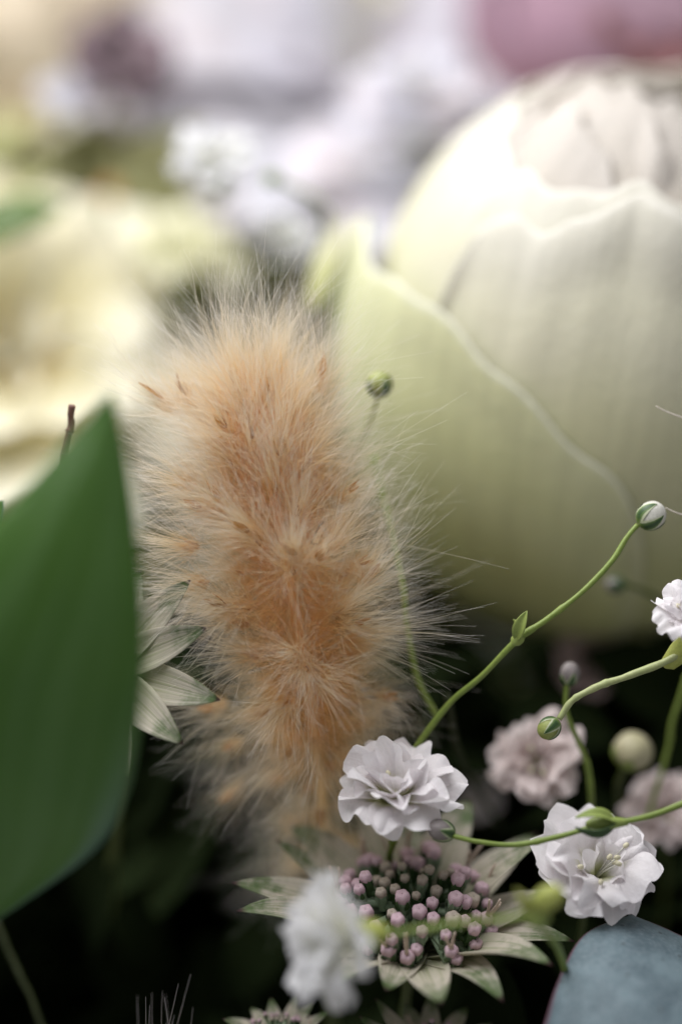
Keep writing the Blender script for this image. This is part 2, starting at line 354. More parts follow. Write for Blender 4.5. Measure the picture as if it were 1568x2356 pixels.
def floret(c, n, R, label, seed, mat='gyp', layers=None, stamens=6, group=None, name='white_floret', cat='flower', calyx='calyx', thing_obj=None, ruffk=1.0):
    r = np.random.default_rng(seed); n = nrm(n); c = np.asarray(c, float)
    t = thing_obj or thing(name, label, cat, c-n*0.6*R, group)
    layers = layers or [(6, 1.0, 0.44, 1.15, -0.05), (5, 0.86, 0.38, 1.25, 0.45), (5, 0.62, 0.30, 1.35, 0.85)]
    for li, (k, L, W, e0, e1) in enumerate(layers):
        ph0 = r.uniform(0, 6.28)
        for i in range(k):
            v, f, uv = floret_petal(c+n*0.02*R*li, n, ph0+2*PI*i/k+r.uniform(-.22, .22), R*L*r.uniform(.85, 1.12), R*W*r.uniform(.85, 1.15), e0+r.uniform(-.1, .1),
                                    e1+r.uniform(-.28, .28), r.uniform(.1, .6), ruffk*r.uniform(.18, .40), int(r.integers(1e9)))
            mesh('petal', v, f, M[mat], t, uv)
    if calyx: calyx_part(c, n, R, t, M[calyx])
    e1_, e2_, _ = basis(n)
    for i in range(stamens):
        a = r.uniform(0, 6.28); sp = r.uniform(.12, .4); h = r.uniform(.45, .75)*R
        d = math.cos(a)*e1_+math.sin(a)*e2_
        pts = spline([c, c+n*h*.5+d*sp*R*.35, c+n*h+d*sp*R], 7)
        v, f, uv = tube_geo(pts, np.linspace(.018, .010, 7)*R, 5); s = mesh('stamen', v, f, M['bud_white'], t, uv)
        pr = [(0.001*R, -.05*R), (.032*R, -.03*R), (.036*R, 0), (.028*R, .035*R), (.001*R, .05*R)]
        v, f, uv = lathe_geo(pts[-1], nrm(d+n*.5), pr, 8); mesh('anther', v, f, M['anther'], s, uv)
    return t

def bud(c, ax, r, parent, ball='bud_white', sep='calyx_dark', seed=0, elong=1.15, cover=0.9, name='bud'):
    """round bud: petal ball, five pointed sepals hugging it; returns the ball (part) with sepal sub-parts"""
    rr = np.random.default_rng(seed); ax = nrm(ax); c = np.asarray(c, float)
    prof = [(max(.004, r*math.sin(t))*(1 if t > .3 else .9), -r*elong*math.cos(t)) for t in np.linspace(0.02, PI-.02, 13)]
    v, f, uv = lathe_geo(c, ax, prof, 25, 5, .035, tw=0.8/r*0.4)
    b = mesh(name, v, f, M[ball], parent, uv)
    e1, e2, n = basis(ax)
    for i in range(5):
        a0 = 2*PI*i/5+rr.uniform(-.1, .1); nu, nv = 7, 10
        u = np.linspace(-1, 1, nu)[:, None]; q = np.linspace(0, 1, nv)[None, :]
        top = cover*rr.uniform(.85, 1.1)
        lat = -PI/2+.12+q*top*PI*.92+0*u
        wid = .60*(sst(-.1, .3, q)*(1-q**2.2))+.015
        lon = a0+u*wid/np.maximum(.45, np.cos(lat)*1.0)
        k = r*1.05+.02*r*(1-u**2)
        pos = c+(k*np.cos(lat))[..., None]*(np.cos(lon)[..., None]*e1+np.sin(lon)[..., None]*e2)+(k*elong*np.sin(lat))[..., None]*n
        uv = np.stack([np.broadcast_to((u+1)/2, lat.shape), np.broadcast_to(q, lat.shape)], -1)
        mesh('sepal', pos.reshape(-1, 3), grid_faces(nu, nv), M[sep], b, uv.reshape(-1, 2))
    return b

def leaflet_geo(p0, p1, w, normal, bend=0.1, fold=0.15, nu=7, nv=12, peak=0.45, sharp=0.9):
    p0 = np.asarray(p0, float); p1 = np.asarray(p1, float); d = p1-p0; L = np.linalg.norm(d); d = d/L
    nn = np.asarray(normal, float); nn = nrm(nn-d*(nn@d)); s = np.cross(d, nn)
    u = np.linspace(-1, 1, nu)[:, None]; v = np.linspace(0, 1, nv)[None, :]
    a = peak/(1-peak)*sharp
    wd = w*((v+.02)**a*(1-v)**sharp)/((peak)**a*(1-peak)**sharp)+.0015
    X = u*wd; Nn = bend*L*np.sin(PI*v)+fold*np.abs(u)*wd+0*u
    pos = p0+(v*L)[..., None]*d+X[..., None]*s+Nn[..., None]*nn
    uv = np.stack([np.broadcast_to((u+1)/2, X.shape), np.broadcast_to(v, X.shape)], -1)
    return pos.reshape(-1, 3), [tuple(q) for q in grid_faces(nu, nv)], uv.reshape(-1, 2)

# ------------------------------------------------------------------ ellipsoid roses
class Egg:
    def __init__(s, c, ax, a, h, ref=(0, -1, 0)):
        s.c = np.asarray(c, float); s.n = nrm(ax); ref = np.array(ref, float)
        s.e1 = nrm(ref-s.n*(ref@s.n)); s.e2 = np.cross(s.n, s.e1); s.a = a; s.h = h
    def pt(s, k, lon, lat):
        return s.c+(k*s.a*np.cos(lat)*np.cos(lon))[..., None]*s.e1+(k*s.a*np.cos(lat)*np.sin(lon))[..., None]*s.e2+(k*s.h*np.sin(lat))[..., None]*s.n
    def seen(s, vx, vy, k=1.0):
        """longitude / latitude of the near point of the egg seen at (vx, vy)"""
        d = P(vx, vy, 0)-CAM; o = CAM-s.c
        f = lambda q: np.array([q@s.e1/s.a, q@s.e2/s.a, q@s.n/s.h])/k
        o, d = f(o), f(d); A = d@d; B = o@d; Cc = o@o-1
        disc = B*B-A*Cc
        t = (-B-math.sqrt(max(disc, 0)))/A
        q = o+d*t; q = q/np.linalg.norm(q)
        return math.atan2(q[1], q[0]), math.asin(np.clip(q[2], -1, 1))
def egg_petal(egg, k, lons, lats, seed, mat, parent, lip=0.10, wav=0.03, th=0.035, kl=None, nu=44, nv=26, lat0=-1.35, endtuck=0.05, label=None, roll=0.0, pleat=0.0):
    """petal hugging the egg; lats(lon) is its rim"""
    r = np.random.default_rng(seed)
    lon = np.linspace(lons[0], lons[-1], nu); rim = np.interp(lon, lons, lats)
    # soften the rim line
    for _ in range(2): rim[1:-1] = (rim[:-2]+2*rim[1:-1]+rim[2:])/4
    f = np.linspace(-1, 1, nu)
    rim = rim+0.018*np.sin(9*f+r.uniform(0, 6))+0.010*np.sin(23*f+r.uniform(0, 6))
    kk = np.full(nu, k) if kl is None else np.interp(lon, lons, kl)
    kk = kk-endtuck*np.abs(f)**6
    q = np.concatenate([np.linspace(0, 1, nv-3)**0.8*.982, [.991, .997, 1.0]])
    LON = np.repeat(lon[:, None], nv, 1); LAT = lat0+(rim[:, None]-lat0)*q[None, :]
    a = r.uniform(0, 6, 5)
    wob = wav*(np.sin(3*LON+2*LAT+a[0])*.5+np.sin(5*LON-3*LAT+a[1])*.3+np.sin(11*LON+a[2])*.15*q[None, :]**2)
    wob = wob+pleat*(np.sin(13*LON+2.2*np.sin(3*LAT+a[4])+a[2])*.6+np.sin(29*LON+1.5*LAT+a[0])*.25)*np.exp(-((q[None, :]-.86)/.16)**2)
    lipf = lip*sst(0.86, 1.0, q)[None, :]*(0.8+.5*np.sin(5*LON+a[3]))
    K = kk[:, None]*np.ones((1, nv))+wob*sst(.15, .6, q)[None, :]+lipf
    pos = egg.pt(K, LON, LAT-roll*sst(.9, 1, q)[None, :])
    uv = np.stack([np.repeat(((f+1)/2)[:, None], nv, 1), np.repeat(q[None, :], nu, 0)], -1)
    o = mesh('petal', pos.reshape(-1, 3), grid_faces(nu, nv), mat, parent, uv.reshape(-1, 2), label=label)
    solid(o, th); return o
def simple_rose(name, label, c, ax, a, h, mat, seed, layers, cat='rose', group=None):
    r = np.random.default_rng(seed); eg = Egg(c, ax, a, h)
    t = thing(name, label, cat, np.asarray(c)-nrm(ax)*h, group)
    for (k, cnt, rim, lip, half) in layers:
        p0 = r.uniform(0, 6.28)
        for i in range(cnt):
            lc = p0+2*PI*i/cnt+r.uniform(-.15, .15); hw = half*r.uniform(.9, 1.1)
            ls = np.linspace(lc-hw, lc+hw, 9); f = np.linspace(-1, 1, 9)
            rm = rim+r.uniform(-.08, .08)-.55*np.abs(f)**3.5
            egg_petal(eg, k*r.uniform(.98, 1.02), ls, rm, int(r.integers(1e9)), mat, t, lip=lip, nu=24, nv=18)
    prof = [(0.02*a, -h*1.06), (.35*a, -h*1.02), (.45*a, -h*.9), (.2*a, -h*.8)]
    v, f, uv = lathe_geo(c, ax, prof, 14); mesh('receptacle', v, f, M['stem'], t, uv)
    return t

# ================================================================== SETTING: foliage behind and under the flowers
def leaf_mass(name, n, sampler, size, mat, seed):
    r = np.random.default_rng(seed); V = []; F = []; W = []
    for i in range(n):
        c = sampler(r); d = nrm(r.normal(size=3)*[1, .6, 1]); nn = nrm(r.normal(size=3)+[0, -1.0, .4])
        L = size*r.uniform(.6, 1.3)
        v, f, uv = leaflet_geo(c-d*L/2, c+d*L/2, L*.22, nn, r.uniform(-.1, .15), .2, 5, 7)
        o = len(V); V += list(v); W += list(uv); F += [tuple(int(a)+o for a in q) for q in f]
    o = mesh(name, V, F, mat, None, W, loc=np.mean(V, axis=0)); o['kind'] = 'stuff'; return o
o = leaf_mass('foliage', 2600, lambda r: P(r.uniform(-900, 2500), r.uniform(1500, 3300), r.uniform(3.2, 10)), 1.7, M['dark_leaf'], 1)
o['label'] = 'foliage coloured dark for the shade deep between the flower stems'; o['category'] = 'foliage'
o = leaf_mass('foliage', 2200, lambda r: P(r.uniform(-1200, 2800), r.uniform(-900, 1750), r.uniform(10.5, 14)), 2.2, M['olive_leaf'], 2)
o['label'] = 'blurred olive green foliage behind the flowers'; o['category'] = 'foliage'

o = leaf_mass('foliage', 130, lambda r: P(r.uniform(-250, 470), r.uniform(330, 560), r.uniform(7.6, 9.6)), 1.0, M['olive_leaf'], 3)
o['label'] = 'blurred pale olive sprigs under the florets in the upper left'; o['category'] = 'foliage'
# ================================================================== MAIN ROSE
rose_c = P(1452, 800, 4.1)
eg = Egg(rose_c, (0.16, -0.30, 0.94), 2.66, 2.86)
rose = thing('white_rose', 'large greenish white rose beside the peach fluffy grass head', 'rose', rose_c-eg.n*2.9)
def rim_seen(k, pts, pre=(), post=()):
    s = [eg.seen(x, y, k) for x, y in pts]
    lo = [a for a, b in pre]+[a for a, b in s]+[a for a, b in post]; la = [b for a, b in pre]+[b for a, b in s]+[b for a, b in post]
    i = np.argsort(lo); return np.array(lo)[i], np.array(la)[i]
# guard petal: diagonal rim falling to the lower right
lo, la = rim_seen(1.05, [(905, 640), (945, 668), (1010, 715), (1080, 778), (1180, 862), (1250, 945), (1320, 1030), (1400, 1105), (1452, 1172), (1490, 1300)])
lo = np.concatenate([[lo[0]-1.1, lo[0]-.7, lo[0]-.35, lo[0]-.15], lo, [lo[-1]+.12]]); la = np.concatenate([[-.9, .05, .32, la[0]+.06], la, [-1.25]])
kl = np.interp(lo, [lo[0], lo[1], lo[4], lo[7], lo[-1]], [1.05, 1.14, 1.10, 1.055, 1.04])
egg_petal(eg, 1.05, lo, la, 11, M['rose_guard'], rose, lip=.016, wav=.010, kl=kl, nu=70, nv=44, endtuck=.02, th=.016)
# right-hand front petal with the wavy rim
lo, la = rim_seen(1.02, [(1112, 512), (1150, 512), (1200, 520), (1270, 546), (1300, 522), (1350, 500), (1400, 478), (1480, 468), (1530, 505), (1566, 540)])
lo = np.concatenate([[lo[0]-.10, lo[0]-.04], lo, [lo[-1]+.4, lo[-1]+.8]]); la = np.concatenate([[-.2, la[0]-.25], la, [la[-1]+.1, -.3]])
egg_petal(eg, 1.015, lo, la, 12, M['rose'], rose, lip=.055, wav=.016, pleat=.010, nu=90, nv=44, endtuck=.03, th=.016)
# left bulging petal
lo, la = rim_seen(1.0, [(1040, 275), (1090, 245), (1140, 228), (1172, 262), (1185, 380), (1195, 520)])
lo = np.concatenate([[lo[0]-1.3, lo[0]-.8, lo[0]-.4], lo, [lo[-1]+.12]]); la = np.concatenate([[-.6, .45, .72], la, [0.0]])
egg_petal(eg, .985, lo, la, 13, M['rose'], rose, lip=.0, wav=.012, nu=60, nv=36)
# strip between the two
lo, la = rim_seen(.96, [(1130, 245), (1180, 215), (1220, 235), (1225, 340), (1240, 490)])
lo = np.concatenate([[lo[0]-.3], lo, [lo[-1]+.2]]); la = np.concatenate([[.2], la, [.2]])
egg_petal(eg, .955, lo, la, 14, M['rose'], rose, lip=.02, wav=.012)
# second rim behind the front petal
lo, la = rim_seen(.99, [(1190, 385), (1230, 402), (1270, 428), (1350, 455), (1400, 460), (1440, 432), (1500, 430), (1560, 470)])
lo = np.concatenate([[lo[0]-.15], lo, [lo[-1]+.5, lo[-1]+.9]]); la = np.concatenate([[la[0]-.4], la, [la[-1], .1]])
egg_petal(eg, .985, lo, la, 15, M['rose'], rose, lip=.03, wav=.018, pleat=.012, th=.016)
# inner bulb
lo, la = rim_seen(.965, [(1188, 330), (1205, 280), (1250, 252), (1310, 250), (1350, 290), (1390, 365), (1420, 440)])
lo = np.concatenate([[lo[0]-.2], lo, [lo[-1]+.2]]); la = np.concatenate([[la[0]-.4], la, [la[-1]-.5]])
egg_petal(eg, .962, lo, la, 16, M['rose_in'], rose, lip=.03, wav=.018)
lo, la = rim_seen(.95, [(1300, 330), (1360, 250), (1430, 230), (1500, 290), (1550, 400)])
egg_petal(eg, .945, lo, la, 17, M['rose_in'], rose, lip=.05, wav=.02)
# far-side petals that make the top outline
for i, (l0, l1, rm, k) in enumerate([(1.3, 3.0, 1.05, 1.0), (2.4, 4.2, 1.08, 1.01), (3.6, 4.9, .95, .97), (1.9, 3.7, 1.15, .93)]):
    ls = np.linspace(l0, l1, 9); f = np.linspace(-1, 1, 9)
    egg_petal(eg, k, ls, rm-.5*np.abs(f)**3, 30+i, M['rose'] if k > .95 else M['rose_in'], rose, lip=.03, wav=.02)
for i, k in enumerate((.95, .93, .905, .88, .85)):
    for j in range(3):
        lc = 2*PI*j/3+i*.7; ls = np.linspace(lc-1.3, lc+1.3, 9); f = np.linspace(-1, 1, 9)
        egg_petal(eg, k, ls, 1.18+.07*i-.50*np.abs(f)**3, 50+i*5+j, M['rose_in'], rose, lip=.035, wav=.018, nu=30, nv=22)
# sepal showing green between guard petal and bulge
v, f, uv = leaflet_geo(P(770, 760, 4.0), P(850, 505, 4.3), .09, (-.3, -1, .1), .06, .1); solid(mesh('sepal', v, f, M['leaf_bright'], rose, uv), .03)
v, f, uv = leaflet_geo(P(715, 720, 3.7), P(797, 490, 3.9), .11, (-.3, -1, .1), .06, .3); solid(mesh('petal', v, f, M['rose'], rose, uv, label='pale slim outer petal flaring at the side'), .03)

# ================================================================== BACKGROUND FLOWERS
LAY_ROSE = [(1.0, 5, .45, .10, .85), (.93, 5, .75, .10, .8), (.84, 5, .9, .08, .8), (.72, 4, 1.0, .07, .9), (.58, 3, 1.05, .05, 1.1), (.42, 3, 1.1, .04, 1.2)]
LAY_FULL = [(1.08, 5, .25, .12, .85), (1.0, 5, .55, .10, .8), (.92, 5, .85, .08, .8), (.85, 4, 1.0, .05, .9), (.77, 3, 1.15, .04, 1.1), (.68, 3, 1.2, .03, 1.2), (.56, 3, 1.25, .03, 1.2)]
LAY_OPEN = [(1.06, 5, .15, .16, .80), (.98, 5, .40, .14, .75), (.88, 5, .65, .10, .75), (.74, 4, .8, .08, .85), (.58, 3, .95, .05, 1.0), (.4, 3, 1.0, .04, 1.1)]
simple_rose('peach_rose', 'blurred pale peach rose in the top left corner', P(70, 60, 10), (.1, -.5, .85), 1.7, 1.6, M['peach'], 62, LAY_ROSE)
simple_rose('pink_rose', 'dusty pink rose behind the top of the white rose', P(1490, 20, 9.0), (.3, -.35, .88), 2.1, 1.9, M['pink'], 63, LAY_ROSE)
BIG = [(5, 1.0, .74, .7, .12), (4, .5, .4, 1.1, .7)]
floret(P(815, 230, 10.0), (.0, -.80, .60), 2.95, 'large blurred white lavender flower at the top behind everything', 71, 'lav', BIG, 6, name='white_lisianthus', ruffk=.4)
floret(P(0, 860, 6.6), (.30, -.86, .40), 2.3, 'large blurred cream flower with yellow heart behind the green leaf', 61, 'cream',
       [(6, 1.0, .60, .7, .12), (5, .74, .50, .9, .40), (3, .40, .3, 1.1, .8)], 5, name='cream_flower', ruffk=.3)
floret(P(960, 430, 7.8), (-.1, -.85, .5), 1.45, 'blurred white lavender flower low behind the left shoulder of the rose', 70, 'lav', BIG, 4, name='white_lisianthus', ruffk=.4)
floret(P(1570, 70, 7.4), (-.1, -.75, .3), .95, 'maroon petals added as the shadow between pink rose and white rose in the corner', 69, 'maroon', BIG, 0, name='maroon_shadow')  # petals added to draw the dark shadow right of the pink rose
floret(P(970, 270, 7.2), (.05, -.75, .65), .85, 'blurred white floret with green centre above the white rose', 72, 'lav', None, 8, name='white_floret')
floret(P(500, 408, 4.3), (-.1, -.7, .7), .60, 'blurred bright white floret with green heart beside a dark bud', 73, 'soft_white', None, 6)
floret(P(645, 590, 4.6), (.15, -.6, .75), .50, 'dim blurred white floret just above the fluffy grass head', 74, 'soft_white', None, 6)
floret(P(185, 265, 7.6), (0, -.7, .7), .58, 'blurred white floret under a dark mauve flower', 75, 'lav', None, 5)
floret(P(275, 170, 7.7), (.1, -.8, .5), .85, 'blurred dark mauve flower in the upper left', 76, 'mauve', None, 0, name='mauve_flower')
floret(P(40, 330, 9.0), (.1, -.7, .7), .7, 'blurred greenish cream floret at the upper left edge', 77, 'cream', None, 0, name='cream_floret')
floret(P(390, 330, 9.0), (-.1, -.7, .7), .7, 'blurred pale floret between mauve flower and bright white floret', 78, 'lav', None, 0)
floret(P(420, 650, 6.4), (.1, -.6, .75), .85, 'blurred lime tinted floret between cream flower and white florets', 79, 'limepetal', None, 0, name='cream_floret')
v, f, uv = leaflet_geo(P(-80, 560, 5.2), P(150, 475, 5.4), .30, (0, -.7, .7), .1, .1)
o = mesh('green_leaf', v, f, M['leaf_mid'], None, uv, loc=P(-80, 560, 5.2)); solid(o, .03); o['label'] = 'small blurred green leaf above the cream flower'; o['category'] = 'leaf'
t = thing('orange_bud', 'tiny blurred orange bud among olive foliage', 'bud', P(250, 500, 6.6))
bud(P(250, 448, 7.4), (.2, -.2, 1), .11, t, 'spike', 'orange', 5)
stem('stem', [P(250, 470, 6.6), P(245, 560, 7), P(260, 700, 7.6)], .04, .05, M['stem'], t)
t = thing('green_bud', 'dark green bud on a thin stem in front of blurred white florets', 'bud', P(700, 560, 3.6))
bud(P(628, 412, 3.6), (-.8, -.3, .1), .075, t, 'calyx', 'calyx_dark', 6)
stem('stem', [P(636, 414, 3.6), P(690, 440, 3.7), P(750, 500, 4.2), P(770, 700, 5)], .022, .028, M['stem'], t)

# ================================================================== FLUFFY GRASS HEAD
def hairs(roots, dirs, lens, curls, radius, mat, name, parent, seg=5, seed=0, taper=.35, vmax=None):
    """thin three-sided tapered hairs; roots (N,3), unit dirs (N,3)"""
    N = len(roots); r = np.random.default_rng(seed)
    t = np.linspace(0, 1, seg+1)
    pos = roots[:, None]+dirs[:, None]*(lens[:, None]*t)[..., None]+curls[:, None]*(lens[:, None]*t**2)[..., None]
    tan = dirs[:, None]+2*curls[:, None]*t[None, :, None]; tan /= np.linalg.norm(tan, axis=2, keepdims=True)
    ref = nrm([.31, .57, -.76]); e = np.cross(tan, ref); e /= np.linalg.norm(e, axis=2, keepdims=True)+1e-9
    g = np.cross(tan, e); rad = radius*(1-(1-taper)*t)
    ring = []
    for k in range(3):
        a = 2*PI*k/3; ring.append(pos+rad[None, :, None]*(math.cos(a)*e+math.sin(a)*g))
    V = np.stack(ring, 2).reshape(-1, 3)                         # N, seg+1, 3
    b = np.arange(N)[:, None, None]*(seg+1)*3; s = np.arange(seg)[None, :, None]*3; k = np.arange(3)[None, None, :]; k2 = (k+1) % 3
    F = np.stack([b+s+k, b+s+k2, b+s+3+k2, b+s+3+k], -1).reshape(-1, 4)
    uu = r.uniform(0, 1, N)
    uv = np.stack([np.broadcast_to(uu[:, None, None], (N, seg+1, 3)), np.broadcast_to(t[None, :, None], (N, seg+1, 3))], -1).reshape(-1, 2)
    o = mesh(name, V, F, mat, parent, uv); o['kind'] = 'stuff'; return o

tail_ax = spline([P(560, 900, .55), P(600, 1020, .5), P(638, 1190, .45), P(672, 1370, .4), P(700, 1540, .7), P(728, 1720, 1.35), P(738, 1880, 2.0), P(745, 2010, 2.6)], 80)
tail_r = np.interp(np.linspace(0, 1, 80), [0, .08, .3, .5, .65, .8, .92, 1], [.10, .32, .44, .42, .36, .28, .16, .05])
tail = thing('bunny_tail_grass', 'peach fluffy dried grass head standing in the middle', 'dried grass', tail_ax[-1])
tuft = []       # base, direction, size
def add_tuft(i, phi, lift, size):
    c = tail_ax[i]; tg = nrm(tail_ax[max(i-1, 0)]-tail_ax[min(i+1, 79)]); e1, e2, _ = basis(tg, (0, -1, 0))
    d = math.cos(phi)*(-e2 if False else np.cross(e1, tg)*-1)+math.sin(phi)*e1
    tuft.append((c+d*tail_r[i], nrm(d+tg*lift), size))
gold = 2.399963
NT_ = 84
for q in range(NT_):
    f = (q+.5)/NT_; i = int(min(79, 2+76*f**1.05))
    lift = np.interp(f, [0, .12, .35, .6, .8, 1], [2.2, 1.25, .75, .35, -.05, -.3])
    add_tuft(i, q*gold+rng.uniform(-.3, .3), lift+rng.uniform(-.15, .15), np.interp(f, [0, .15, .5, .8, 1], [1.2, 1.05, .82, .74, .70])*rng.uniform(.8, 1.25))
# tufts that show their husks, where the photograph shows them
for (x, y, dx, dz, sz) in [(738, 905, .05, 1, .95), (405, 945, -.8, .55, .9), (440, 935, -.3, .8, .8), (585, 1035, -.15, .6, .8), (645, 1075, .02, .6, .8), (535, 1005, -.35, .5, .8),
                           (490, 1180, -.75, .35, .9), (520, 1170, -.3, .6, .8), (600, 1235, -.75, .35, .8), (690, 1290, -.2, .3, .9), (715, 1300, .3, .3, .9), (832, 1345, .35, .45, .9),
                           (545, 1408, -.6, .3, .9), (700, 1530, 0, -.1, .95), (865, 1605, .35, .05, .85), (555, 1700, -.4, -.2, .85), (735, 1845, 0, -.35, .9), (520, 1620, -.7, -.1, .8), (560, 1800, -.6, -.4, .8), (800, 1310, .9, .45, .58), (775, 1150, .85, .6, .58), (785, 1440, .9, .2, .55), (460, 1260, -.95, .15, 1.05), (480, 1340, -.95, -.1, .9), (450, 1120, -.9, .4, 1.0)]:
    j = int(np.argmin(np.abs(tail_ax[:, 2]-P(x, y)[2]))); dx_off = abs(x-(tail_ax[j][0]*PXCM+784))/PXCM
    fr = tail_ax[j][1]-math.sqrt(max(.0, (tail_r[j]+.12)**2-min(dx_off, .5)**2))
    tuft.append((P(x, y, fr+.05), nrm([dx, -.7, dz]), sz))
R_, D_, L_, C_ = [], [], [], []
for (b, d, s) in tuft:
    nh = int(165*s*np.interp(b[2], [-2.6, -1.3], [.40, 1.0])); e1, e2, n = basis(d)
    th = np.abs(rng.normal(0, .55, nh)); th = np.clip(th, 0, 1.75); ph = rng.uniform(0, 2*PI, nh)
    dd = np.cos(th)[:, None]*n+np.sin(th)[:, None]*(np.cos(ph)[:, None]*e1+np.sin(ph)[:, None]*e2)
    R_.append(b+rng.normal(0, .035, (nh, 3))+dd*rng.uniform(0, .12, nh)[:, None]); D_.append(dd)
    L_.append(s*rng.uniform(.40, 1.22, nh)**1.0*(.95-.25*np.clip(th/1.7, 0, 1)))
    wind = rng.normal(0, .10, 3)
    C_.append(rng.normal(0, .10, (nh, 3))+wind+np.array([0, 0, -.04]))
R_, D_, L_, C_ = map(np.concatenate, (R_, D_, L_, C_))
hairs(R_, D_, L_, C_, .0016, M['fluff'], 'fluff', tail, 6, 1)
# undercoat close to the axis
N = 10000; i = (3+55*rng.uniform(0, 1, N)**1.15).astype(int); dd = rng.normal(size=(N, 3)); dd /= np.linalg.norm(dd, axis=1)[:, None]
dd2 = dd+np.array([0, 0, .35]); dd2 /= np.linalg.norm(dd2, axis=1)[:, None]
hairs(tail_ax[i]+dd*(tail_r[i]*rng.uniform(.3, .95, N))[:, None], dd2, rng.uniform(.25, .6, N), rng.normal(0, .2, (N, 3)), .0015, M['under'], 'underfluff', tail, 4, 2)
# fly-away strands
N = 150; i = rng.integers(2, 60, N); dd = rng.normal(size=(N, 3))*[1, .35, 1]+np.array([.15, -.1, .7]); dd /= np.linalg.norm(dd, axis=1)[:, None]
hairs(tail_ax[i]+dd*tail_r[i][:, None], dd, rng.uniform(.8, 1.35, N), rng.normal(0, .18, (N, 3)), .0019, M['fluff'], 'flyaway_fluff', tail, 8, 3)
# a few long strands bent over at the top
rt = P(620, 860, .4)+rng.normal(0, .06, (26, 3)); dd = np.array([.12, -.05, 1.0])+rng.normal(0, .12, (26, 3)); dd /= np.linalg.norm(dd, axis=1)[:, None]
hairs(rt, dd, rng.uniform(.6, .95, 26), np.array([-.35, 0, -.28])+rng.normal(0, .12, (26, 3)), .0028, M['fluff'], 'bent_fluff', tail, 8, 4)
N = 420; i = rng.integers(1, 34, N); dd = rng.normal(size=(N, 3))*[.75, .45, .35]+np.array([-.12, -.15, .85]); dd /= np.linalg.norm(dd, axis=1)[:, None]
hairs(tail_ax[i]+dd*tail_r[i][:, None], dd, rng.uniform(.75, 1.25, N), rng.normal(0, .12, (N, 3)), .0019, M['wisp'], 'wispy_fluff', tail, 7, 6)
# husks: two slim glumes at every tuft
for ti, (b, d, s) in enumerate(tuft):
    e1, e2, n = basis(d); big = NT_ <= ti < len(tuft)-3; L = (.28 if big else .20)*s*rng.uniform(.85, 1.25); b = b+(n*.15+np.array([0, -.05, 0]) if big else 0)
    geos = []
    for k in range(3 if big else 2):
        a = rng.uniform(0, 6.28); side = (math.cos(a)*e1+math.sin(a)*e2)
        p0 = b+side*.01; geos.append(leaflet_geo(p0, p0+nrm(n+side*.10+rng.normal(0, .06, 3))*L*rng.uniform(.6, 1.1), (.027 if big else .017)*s, side, .04, .3, 5, 8, .35, 1.1))
    v, f, uv = merge(geos); mesh('husk', v, f, M['spike'], tail, uv)
ci = spline(tail_ax[[4, 20, 40, 60, 79]], 40)
v, f, uv = tube_geo(ci, np.interp(np.linspace(0, 1, 40), [0, .15, .6, 1], [.012, .035, .04, .045]), 10); mesh('rachis', v, f, M['under'], tail, uv)
stem('stem', [tail_ax[-1], P(760, 2150, 1.9), P(765, 2500, 2.8)], .05, .06, M['stem_dark'], tail)
# dark fibre caught on it
pts = spline([P(745, 1202, -.35), P(735, 1208, -.36), P(727, 1225, -.35), P(718, 1243, -.37), P(716, 1250, -.37), P(732, 1252, -.36)], 30)
v, f, uv = tube_geo(pts, .0035, 5); o = mesh('lint_fibre', v, f, M['fibre'], None, uv, loc=pts[-1]); o['label'] = 'tiny dark curled fibre caught on the peach fluff'; o['category'] = 'fibre'

